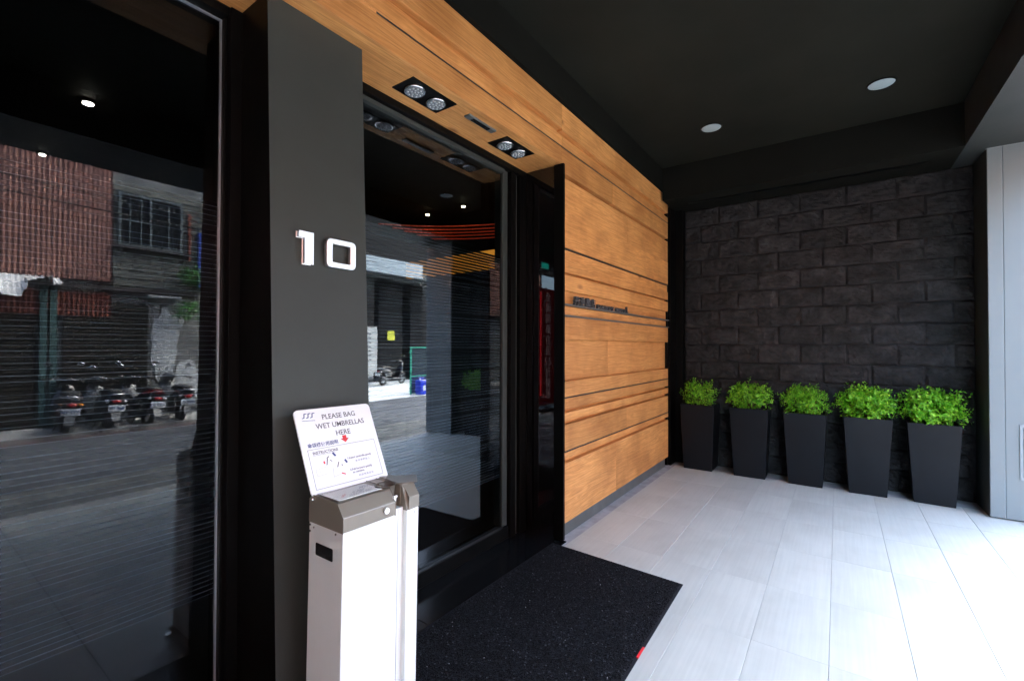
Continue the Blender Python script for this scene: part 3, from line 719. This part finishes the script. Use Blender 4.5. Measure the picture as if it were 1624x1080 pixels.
for i in range(16):
    x, y = g2.uniform(1.5, 2.95), g2.uniform(.82, 1.7); s = g2.uniform(.0015, .003); bx(bm, x, x+s, y, y+s, .017, .017+s)
obj('lint', bm, 'plaster_white', dm, kind='stuff')

# ------------------------------------------------------------------ planters and shrubs
def leaves_mesh(n, shape, size, seed, cluster=5):
    g = np.random.default_rng(seed); V, F = [], []
    cnt = 0
    while cnt < n:
        d = g.normal(size=3); d /= np.linalg.norm(d)
        rad = g.random()**.38*(.95 + (.30 if g.random() < .12 else 0) + .42*noise.noise(Vector(tuple(d*2.6))+Vector((seed*3.1, 0, 0))) + .22*noise.noise(Vector(tuple(d*6))+Vector((0, seed*1.7, 0))))
        p = np.array([shape[0]*d[0], shape[1]*d[1], shape[2]*d[2]])*rad
        p = np.sign(p)*np.abs(p)**.92*np.array(shape)**.08
        p[2] = max(p[2], -shape[2]*.80)
        # a sprig of leaves
        ax = Vector(tuple(d*.6 + g.normal(size=3)*.5 + np.array([0, 0, .55]))).normalized()
        for j in range(cluster):
            t = j*size*.42; base = Vector(tuple(p)) + ax*t
            s = ax.orthogonal().normalized(); s.rotate(Matrix.Rotation(j*2.4+g.random()*1.5, 3, ax))
            dirv = (s*.85 + ax*.5 + Vector(tuple(g.normal(size=3)*.15))).normalized()
            nrm = dirv.cross(ax).normalized(); L = size*(.75+.5*g.random()); w = L*.26
            up = nrm.cross(dirv).normalized()
            k = len(V); V += [tuple(base), tuple(base+dirv*L*.45+nrm*w+up*w*.25), tuple(base+dirv*L), tuple(base+dirv*L*.45-nrm*w+up*w*.25)]
            F += [(k, k+1, k+2), (k, k+2, k+3)]
            cnt += 1
    return V, F
pots = [(1.40, .345, .79, 'first black tapered planter from the oak wall'), (.840, .34, .79, 'second black tapered planter from the oak wall'),
        (.295, .33, .78, 'middle black tapered planter of the row of five'), (-.237, .325, .78, 'black tapered planter between the middle one and the one by the column'),
        (-.748, .315, .77, 'black tapered planter nearest the pale grey column')]
shl = ['sparser green shrub in the planter nearest the oak wall', 'leafy green shrub in the second planter from the oak wall', 'round yellow-green shrub in the middle planter',
       'wide bright green shrub in the fourth planter from the oak wall', 'bright green bushy shrub in the planter nearest the pale column']
for i, (y, bw, h, lab) in enumerate(pots):
    x0 = 5.872; yawp = [0, .02, -.01, .015, -.05][i]
    t = thing('planter', lab, 'planter', (x0+.165, y, 0), yawp, 'black planters in a row along the stone wall')
    b, tp = bw/2*.95, bw/2*1.24; rim = tp-.018
    if i in (0,): tp = .195; rim = tp-.018
    tp = min(tp, .198); rim = tp-.018
    bm = bmesh.new()
    lv = [[(-b, -b, .002), (b, -b, .002), (b, b, .002), (-b, b, .002)], [(-tp, -tp, h), (tp, -tp, h), (tp, tp, h), (-tp, tp, h)], [(-rim, -rim, h), (rim, -rim, h), (rim, rim, h), (-rim, rim, h)], [(-rim+.005, -rim+.005, h-.06), (rim-.005, -rim+.005, h-.06), (rim-.005, rim-.005, h-.06), (-rim+.005, rim-.005, h-.06)]]
    vv = [[bm.verts.new(p) for p in l] for l in lv]
    bm.faces.new(vv[0][::-1])
    for a in range(3):
        for k in range(4): bm.faces.new([vv[a][k], vv[a][(k+1) % 4], vv[a+1][(k+1) % 4], vv[a+1][k]])
    obj('pot', bm, 'pot', t, .004, seg=2)
    box('soil', 'soil', (-rim+.007, rim-.007, -rim+.007, rim-.007, h-.10, h-.045), t)
    s = thing('shrub', shl[i], 'shrub', (x0+.165, y, h-.05), rng.uniform(0, 6), 'green shrubs in the black planters')
    sx = [.190, .215, .215, .225, .220][i]; sz = [.135, .145, .145, .155, .155][i]
    V, F = leaves_mesh([1500, 2100, 3100, 3100, 3200][i], (sx, sx, sz), [.030, .032, .026, .033, .035][i], 11+i)
    f_ = raw('foliage', V, F, 'leaf', s, kind='stuff'); f_.location = (0, 0, .03+sz*.92)
    bm = bmesh.new(); g2 = random.Random(i)
    cyl(bm, (0, 0, 0), (0, 0, .06), .010, .008, 8)
    for k in range(26):
        a = g2.uniform(0, 6.28); q1 = Vector((math.cos(a)*sx*.35, math.sin(a)*sx*.35, .04+g2.uniform(.02, .08)))
        q2 = Vector((math.cos(a+.3)*sx*g2.uniform(.5, .95), math.sin(a+.3)*sx*g2.uniform(.5, .95), .05+sz*g2.uniform(.3, 1.6)))
        cyl(bm, (0, 0, .05), q1, .005, .003, 5); cyl(bm, q1, q2, .003, .0012, 5)
    obj('branches', bm, 'twig', s)

# ------------------------------------------------------------------ across the street (seen in the glass)
BY = -8.35
hs = thing('corrugated_house', 'old house across the street with pink-brown corrugated sheeting over roller shutters, mirrored in the window', 'building', (0, BY, 0))
def corr(name, mat, x0, x1, z0, z1, parent, pitch=.075, amp=.014, y=0):
    V, F = [], []; xs = np.arange(x0, x1, pitch/4)
    for i, x in enumerate(xs):
        yy = y + amp*math.sin(2*math.pi*x/pitch); V += [(x, yy, z0), (x, yy, z1)]
        if i: F.append((2*i-2, 2*i, 2*i+1, 2*i-1))
    n = len(V); V += [(x0, y-.05, z0), (xs[-1], y-.05, z0), (xs[-1], y-.05, z1), (x0, y-.05, z1)]; F.append((n, n+1, n+2, n+3))
    return raw(name, V, F, mat, parent)
box('wall', 'concrete', (-14, 4.75, -6, -.06, -.2, 6.4), hs)
box('added_sky_blocker', 'shutter_brown', (-24, -2.5, -12, -6.05, -.2, 15), hs)  # unseen dark block, added to cut sky light from the left
xs = -14.0
while xs < 3.0:
    nx_ = min(xs+1.18, 3.02); corr('roof_sheet', 'red_sheet', xs, nx_, 2.84, 6.2, hs, y=.035 + .012*(int(xs*10) % 2)); xs += 1.16
corr('lower_sheet', 'rust_sheet', .2, 3.02, 2.10, 2.60, hs, y=.01)
def shutter(x0, x1, z0, z1, parent):
    s = box('roller_shutter', 'shutter_brown', (x0, x1, -.05, -.005, z0, z1), parent); V, F = [], []
    z = z0; 
    while z < z1-.02:
        n = len(V); V += [(x0, -.004, z), (x1, -.004, z), (x1, .012, z+.03), (x0, .012, z+.03), (x1, -.004, z+.07), (x0, -.004, z+.07)]
        F += [(n, n+1, n+2, n+3), (n+3, n+2, n+4, n+5)]; z += .08
    raw('shutter_ribs', V, F, 'shutter_brown', s, kind='stuff')
shutter(-1.6, 1.90, -.1, 2.1, hs); shutter(2.28, 3.66, -.1, 2.4, hs); shutter(-6, -1.8, -.1, 2.1, hs)
for x0 in (1.94, 2.08): box('green_door_post', 'green_post', (x0, x0+.10, -.02, .05, -.1, 2.75), hs)
for x0 in (.5, .9, 1.25): box('green_bar', 'green_post', (x0, x0+.05, .02, .04, 1.9, 2.55), hs)
box('letter_slot', 'board_white', (1.05, 1.36, .013, .02, .16, .19), hs); box('letter_slot', 'board_white', (1.05, 1.36, .013, .02, .07, .10), hs)
box('canopy_beam', 'rust_bar', (-10, 4.6, .02, .10, 2.66, 2.74), hs)
cl = thing('x', 'x', 'x'); bpy.data.objects.remove(cl)
z = 2.9
for k in range(14):
    bm = bmesh.new(); bx(bm, 3.03, 4.72, .0, .02, 2.62+k*.17, 2.62+k*.17+.178)
    for v_ in bm.verts:
        if v_.co.z < 2.62+k*.17+.01 and v_.co.y > .01: v_.co.y = .036
    o = obj('clapboard', bm, 'clapboard', hs)
# old window
wf = bmesh.new()
wx0, wx1, wz0, wz1 = 3.10, 4.28, 3.70, 4.75
for d_ in ((wx0, wx1, .04, .09, wz0-.05, wz0), (wx0, wx1, .04, .09, wz1, wz1+.05), (wx0, wx0+.05, .04, .09, wz0, wz1), (wx1-.05, wx1, .04, .09, wz0, wz1), ((wx0+wx1)/2-.04, (wx0+wx1)/2, .04, .085, wz0, wz1), (wx0, (wx0+wx1)/2, .04, .08, 4.20, 4.235), (3.29, 3.31, .04, .075, wz0, wz1), (3.49, 3.51, .04, .075, wz0, wz1), (4.0, 4.02, .04, .075, wz0, wz1)): bx(wf, *d_)
wo = obj('window', wf, 'window_frame', hs); box('pane', 'window_dark', (wx0+.01, wx1-.01, .037, .042, wz0, wz1), wo)
box('sill', 'rust_bar', (wx0-.1, wx1+.15, .03, .16, wz0-.10, wz0-.06), wo)
box('downpipe', 'rust_sheet', (4.40, 4.45, .04, .09, 3.5, 4.6), hs); box('downpipe', 'pipe_blue', (4.60, 4.72, .03, .12, 2.9, 4.2), hs); box('downpipe', 'bead_alu', (4.70, 4.74, .10, .14, 2.8, 5.0), hs)
# peeling plaster patches
def blob(x0, x1, z0, z1, seed):
    g3 = random.Random(seed); P = []
    for i in range(26):
        a = 2*math.pi*i/26; k = 1+g3.uniform(-.16, .14); P.append(((x0+x1)/2+(x1-x0)/2*math.cos(a)*k, (z0+z1)/2+(z1-z0)/2*math.sin(a)*k))
    bm = bmesh.new(); prism(bm, P, 'y', -.065, -.045+.004*seed); obj('peeling_plaster', bm, 'plaster_white', hs)
blob(3.72, 4.25, .7, 2.35, 1); blob(4.15, 4.72, .1, 1.15, 2); blob(3.85, 4.4, 1.9, 2.2, 3)
ts = thing('torn_awning', 'torn pale corrugated awning scrap over the shutters across the street', 'awning', (0, BY+.1, 0))
V, F = [], []; xs = np.arange(.2, 2.2, .02)
for i, x in enumerate(xs):
    cut = .28 + .10*math.sin(x*5) + (.16 if 1.25 < x < 1.65 else 0) - (.20 if x > 1.7 and x < 2.05 else 0); yy = .012*math.sin(2*math.pi*x/.08)
    for o_, q_ in ((0, 0), (.55, -cut)): V.append((x, .04+o_*.6, 2.82+yy+q_*.8))
    if i: F.append((2*i-2, 2*i, 2*i+1, 2*i-1))
    
o = raw('sheet', V, F, 'torn_sheet', ts); md = o.modifiers.new('s', 'SOLIDIFY'); md.thickness = .004
ts2 = thing('tube_lamp', 'white fluorescent tube fitting under the clapboard wall across the street', 'lamp', (3.62, BY+.12, 2.60))
box('housing', 'board_white', (0, .62, 0, .05, -.03, .02), ts2, .006); box('bracket', 'rust_bar', (.1, .5, -.10, 0, .0, .03), ts2)
for k, (x, z, s_, lab) in enumerate(((4.45, 3.12, .28, 'green leafy creeper on the clapboard wall across the street'), (4.35, 2.28, .25, 'green weed hanging under the tube lamp across the street'))):
    t = thing('creeper', lab, 'plant', (x, BY+.25, z)); V, F = leaves_mesh(260, (s_, .18, s_*.75), .085, 50+k, 3); raw('foliage', V, F, 'leaf_wild', t, kind='stuff')
    bm = bmesh.new(); tube(bm, [(0, -.24, -.3), (.03, -.15, -.1), (-.02, 0, .1)], .012, 6); obj('stem', bm, 'twig', t)
for i, (za, zb, ya, lab) in enumerate(((4.35, 3.75, -6.6, 'upper black cable sagging across the street'), (4.75, 4.05, -6.9, 'lower black cable sagging across the street'))):
    bm = bmesh.new(); pts = [(-9+18*t, ya-.6*t, za+(zb-za)*t-1.0*t*(1-t)+.3) for t in np.linspace(0, 1, 22)]; tube(bm, pts, .011, 5)
    obj('overhead_cable', bm, 'cable', label=lab, cat='cable')

# forecourt side, beyond the gap
gh = thing('garage_building', 'dark open garage building behind the pale forecourt, mirrored in the door glass', 'building', (0, 0, 0))
box('back_wall', 'garage_dark', (4.76, 30, -19.6, -19.2, -.2, 9), gh)
box('side_wall', 'garage_dark', (6.0, 7.58, -19.2, -8.42, -.2, 5.2), gh)
box('canopy', 'eave_paint', (7.6, 24, -16.5, -11.6, 4.55, 4.9), gh)
box('canopy_edge', 'column_trim', (7.6, 15, -11.6, -11.5, 4.60, 5.25), gh)
box('inner_pier', 'garage_dark', (15.6, 16.4, -13.6, -13.0, -.16, 4.55), gh)
box('garage_floor', 'forecourt', (7.6, 30, -19.2, -14.6, -.3, -.155), gh)
nbd = thing('notice_board', 'white notice board with rows of small print in the garage across the street', 'notice board', (11.9, -12.9, .3))
box('board', 'board_white', (0, 1.6, 0, .05, 0, 2.05), nbd)
bm = bmesh.new()
for cxx in (.15, .3, .55, .7, 1.0, 1.15): 
    for k in range(7): bx(bm, cxx, cxx+.10, .05, .056, .55+k*.19, .55+k*.19+.06)
obj('print_rows', bm, 'ink', nbd, kind='stuff')
ycd = thing('yellow_card', 'small yellow notice on the garage pier across the street', 'sign', (14.1, -12.9, 1.75)); box('card', 'yellow_card', (0, .42, 0, .02, 0, .45), ycd)
box('pier', 'garage_dark', (13.65, 15.0, -13.3, -12.95, -.16, 4.5), gh)
fn = thing('net_fence', 'green framed net fence panel standing beside the kerb across the street', 'fence', (10.75, -7.65, -.16))
bm = bmesh.new()
for d_ in ((0, .05, 0, .05, 0, 1.62), (2.2, 2.25, 0, .05, 0, 1.62), (.05, 2.2, 0, .04, 1.58, 1.62), (.05, 2.2, 0, .04, .60, .63), (.05, 2.2, 0, .04, .02, .05)): bx(bm, *d_)
obj('frame', bm, 'fence_green', fn, .003); box('net', 'net_dark', (.052, 2.198, .015, .025, .63, 1.58), fn); box('lower_net', 'net_blue', (.052, 2.198, .015, .025, .05, .60), fn)
for x, lab in ((11.0, 'blue plastic jerrycan left of the other, by the green net fence'), (11.42, 'blue plastic jerrycan right of the other, by the green net fence')):
    j = thing('jerrycan', lab, 'jerrycan', (x, -7.35, -.16), 0, 'blue jerrycans by the net fence')
    bm = bmesh.new(); bx(bm, -.17, .17, -.13, .13, 0, .50); obj('body', bm, 'jerry_blue', j, .05, seg=3)
    bm = bmesh.new(); bx(bm, -.10, .10, -.02, .02, .55, .58); bx(bm, -.10, -.07, -.02, .02, .49, .55); bx(bm, .07, .10, -.02, .02, .49, .55); obj('handle', bm, 'jerry_blue', j, .006)
    bm = bmesh.new(); cyl(bm, (-.12, .08, .49), (-.12, .08, .55), .03, n=12); obj('spout_cap', bm, 'plate_white', j)
    box('paper_label', 'plate_white', (-.03, .09, .1305, .132, .14, .32), j)

bn = thing('promotion_banner', 'tall dark red banner with vertical Chinese lettering by the kerb, mirrored in the door jamb', 'banner', (-3.60, -1.36, .0))
box('cloth', 'banner_red', (0, .98, -.02, 0, .12, 2.86), bn); box('base', 'black_paint', (-.02, 1.0, -.2, .2, 0, .05), bn)  # faint glow given to cloth and lettering so they show under the eave
box('pole', 'steel', (.47, .50, -.05, -.021, .05, 2.9), bn)
bm = bmesh.new()
for k in range(54): bx(bm, .76, .785, .001, .006, .35+k*.045, .35+k*.045+.025)
obj('led_strip', bm, 'banner_led', bn)
mm = frame_mtx((.62, .002, 0), (-1, 0, 0), (0, 0, 1))
for k, ch in enumerate(['全', '新', '開', '幕', '住', '宿', '5.5', '折', '優', '惠']):
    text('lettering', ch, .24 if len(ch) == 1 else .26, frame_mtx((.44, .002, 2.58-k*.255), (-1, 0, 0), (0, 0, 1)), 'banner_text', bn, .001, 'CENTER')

# ------------------------------------------------------------------ scooters (rear towards the porch = local -Y is forward)
def scooter(loc, rz, label, body='scooter_black', tail='scooter_silver', plate='', lean=-8, seed=0):
    t = thing('parked_scooter', label, 'scooter', loc, rz, 'scooters parked across the street')
    t.rotation_euler = (0, R(lean), rz)
    def wheel(name, y):
        bm = bmesh.new(); torus(bm, (0, y, .235), .190, .046, 'x', 28, 10); w_ = obj(name, bm, 'rubber', t)
        bm = bmesh.new(); torus(bm, (0, y, .235), .135, .012, 'x', 24, 6); cyl(bm, (-.03, y, .235), (.03, y, .235), .045, n=14)
        for k in range(5):
            a = k*2*math.pi/5; cyl(bm, (0, y, .235), (0, y+math.cos(a)*.135, .235+math.sin(a)*.135), .012, .009, 6)
        obj('rim', bm, 'scooter_silver', w_)
    wheel('rear_wheel', -.22); wheel('front_wheel', -1.42)
    # tail body: lofted shell
    def loft(name, mat, secs, seg=12):
        bm = bmesh.new(); rings = []
        for y, zc, hw, hh in secs:
            rings.append([bm.verts.new((hw*math.copysign(abs(math.cos(a))**.75, math.cos(a)), y, zc+hh*math.copysign(abs(math.sin(a))**.75, math.sin(a)))) for a in np.linspace(0, 2*math.pi, seg, endpoint=False)])
        for A, B in zip(rings, rings[1:]):
            for i in range(seg): bm.faces.new([A[i], A[(i+1) % seg], B[(i+1) % seg], B[i]]).smooth = True
        bm.faces.new(rings[0]); bm.faces.new(rings[-1]); return obj(name, bm, mat, t)
    loft('tail_body', body, [(.10, .68, .06, .05), (.05, .66, .13, .09), (-.10, .62, .165, .13), (-.35, .56, .175, .16), (-.60, .48, .15, .17), (-.72, .40, .11, .12)])
    loft('tail_panel', tail, [(.135, .72, .05, .03), (.06, .725, .115, .045), (-.12, .71, .165, .05), (-.30, .70, .16, .04)])
    loft('seat', 'seat_vinyl', [(.02, .775, .09, .02), (-.08, .79, .135, .04), (-.30, .79, .145, .045), (-.55, .745, .12, .04), (-.72, .72, .08, .03)])
    loft('front_shield', body, [(-1.02, .30, .16, .05), (-1.10, .48, .20, .14), (-1.20, .66, .19, .17), (-1.28, .84, .14, .12), (-1.36, .92, .06, .05)])
    loft('front_fender', body, [(-1.20, .44, .05, .02), (-1.36, .50, .07, .03), (-1.52, .47, .065, .03), (-1.64, .38, .04, .02)])
    loft('handlebar_cowl', body, [(-1.02, .98, .08, .04), (-1.10, 1.00, .14, .06), (-1.20, .98, .10, .05)])
    bm = bmesh.new(); bx(bm, -.17, .17, -1.05, -.66, .25, .30); obj('floorboard', bm, 'scooter_grey', t, .012)
    bm = bmesh.new(); tube(bm, [(-.34, -.98, .98), (-.20, -1.06, 1.0), (.20, -1.06, 1.0), (.34, -.98, .98)], .013); obj('handlebar', bm, 'scooter_silver', t)
    for s in (-1, 1):
        bm = bmesh.new(); cyl(bm, (s*.25, -1.03, 1.0), (s*.37, -.96, .975), .019, n=10); obj('grip', bm, 'rubber', t)
        bm = bmesh.new(); tube(bm, [(s*.20, -1.06, 1.01), (s*.24, -1.07, 1.14), (s*.30, -1.05, 1.24)], .006); mr_ = obj('mirror_stalk', bm, 'black_paint', t)
        bm = bmesh.new(); ball(bm, (s*.32, -1.05, 1.27), .062, .014, .042); obj('mirror_head', bm, 'scooter_black', mr_)
        bm = bmesh.new(); ball(bm, (s*.32, -1.037, 1.27), .054, .006, .036); obj('mirror_glass', bm, 'mirror_glass', mr_)
        bm = bmesh.new(); ball(bm, (s*.135, .06, .60), .035, .03, .028); obj('turn_signal', bm, 'plate_white' if seed else 'amber', t)
        bm = bmesh.new(); tube(bm, [(s*.12, -.30, .34), (s*.13, -.16, .62)], .018); obj('shock_absorber', bm, 'steel', t)
    bm = bmesh.new(); ball(bm, (0, .105, .60), .075, .03, .038); obj('tail_light', bm, 'tail_red', t)
    bm = bmesh.new(); torus(bm, (0, .07, .745), .095, .012, 'z', 20, 8); obj('grab_rail', bm, 'chrome' if seed % 2 else 'scooter_silver', t)
    bm = bmesh.new(); prism(bm, [(.06, .42), (.10, .42), (.20, .24), (.17, .22), (.02, .36)], 'x', -.07, .07); obj('mud_guard', bm, 'scooter_grey', t, .004)
    pt = box('license_plate', 'plate_white', (-.13, .13, .125, .130, .42, .535), t, .002)
    if plate: text('lettering', plate, .070, frame_mtx((.115, .1315, .455), (-1, 0, 0), (0, 0, 1)), 'ink_blue', pt, .0006, 'LEFT', .001)
    bm = bmesh.new(); tube(bm, [(.12, -.55, .26), (.15, -.35, .27)], .02); cyl(bm, (.15, -.36, .27), (.17, .04, .33), .045, .052, 14); obj('exhaust', bm, 'scooter_grey', t)
    bm = bmesh.new(); bx(bm, -.15, -.06, -.60, -.14, .20, .33); obj('engine', bm, 'scooter_grey', t, .02, seg=2)
    bm = bmesh.new(); ball(bm, (0, -1.30, .80), .08, .05, .06); obj('headlight', bm, 'lamp_lens', t)
    bm = bmesh.new(); tube(bm, [(-.06, -.55, .24), (-.16, -.50, .01)], .010); obj('side_stand', bm, 'black_paint', t)
zs = -.18
scooter((2.10, -7.12, zs), .10, 'black scooter with a silver tail, leftmost in the mirrored row, plate low on the mudguard', 'scooter_black', 'scooter_silver', 'YYT·566', 7, 0)
scooter((2.74, -7.12, zs), -.04, 'black scooter with a chrome grab rail and red tail light, second in the mirrored row', 'scooter_grey', 'scooter_grey', 'BLR·150', 6, 1)
scooter((3.38, -7.12, zs), -.12, 'scooter with red side panels, third in the mirrored row', 'scooter_black', 'scooter_red', 'CYD·108', 7, 2)
scooter((3.95, -7.18, zs), .02, 'dark scooter at the end of the mirrored row, beside the peeling wall', 'scooter_grey', 'scooter_black', 'G7·812', 6, 3)
scooter((12.3, -11.2, -.16), 1.4, 'dark scooter with a white bumper parked before the garage notice board', 'scooter_black', 'scooter_grey', '', 4, 4)
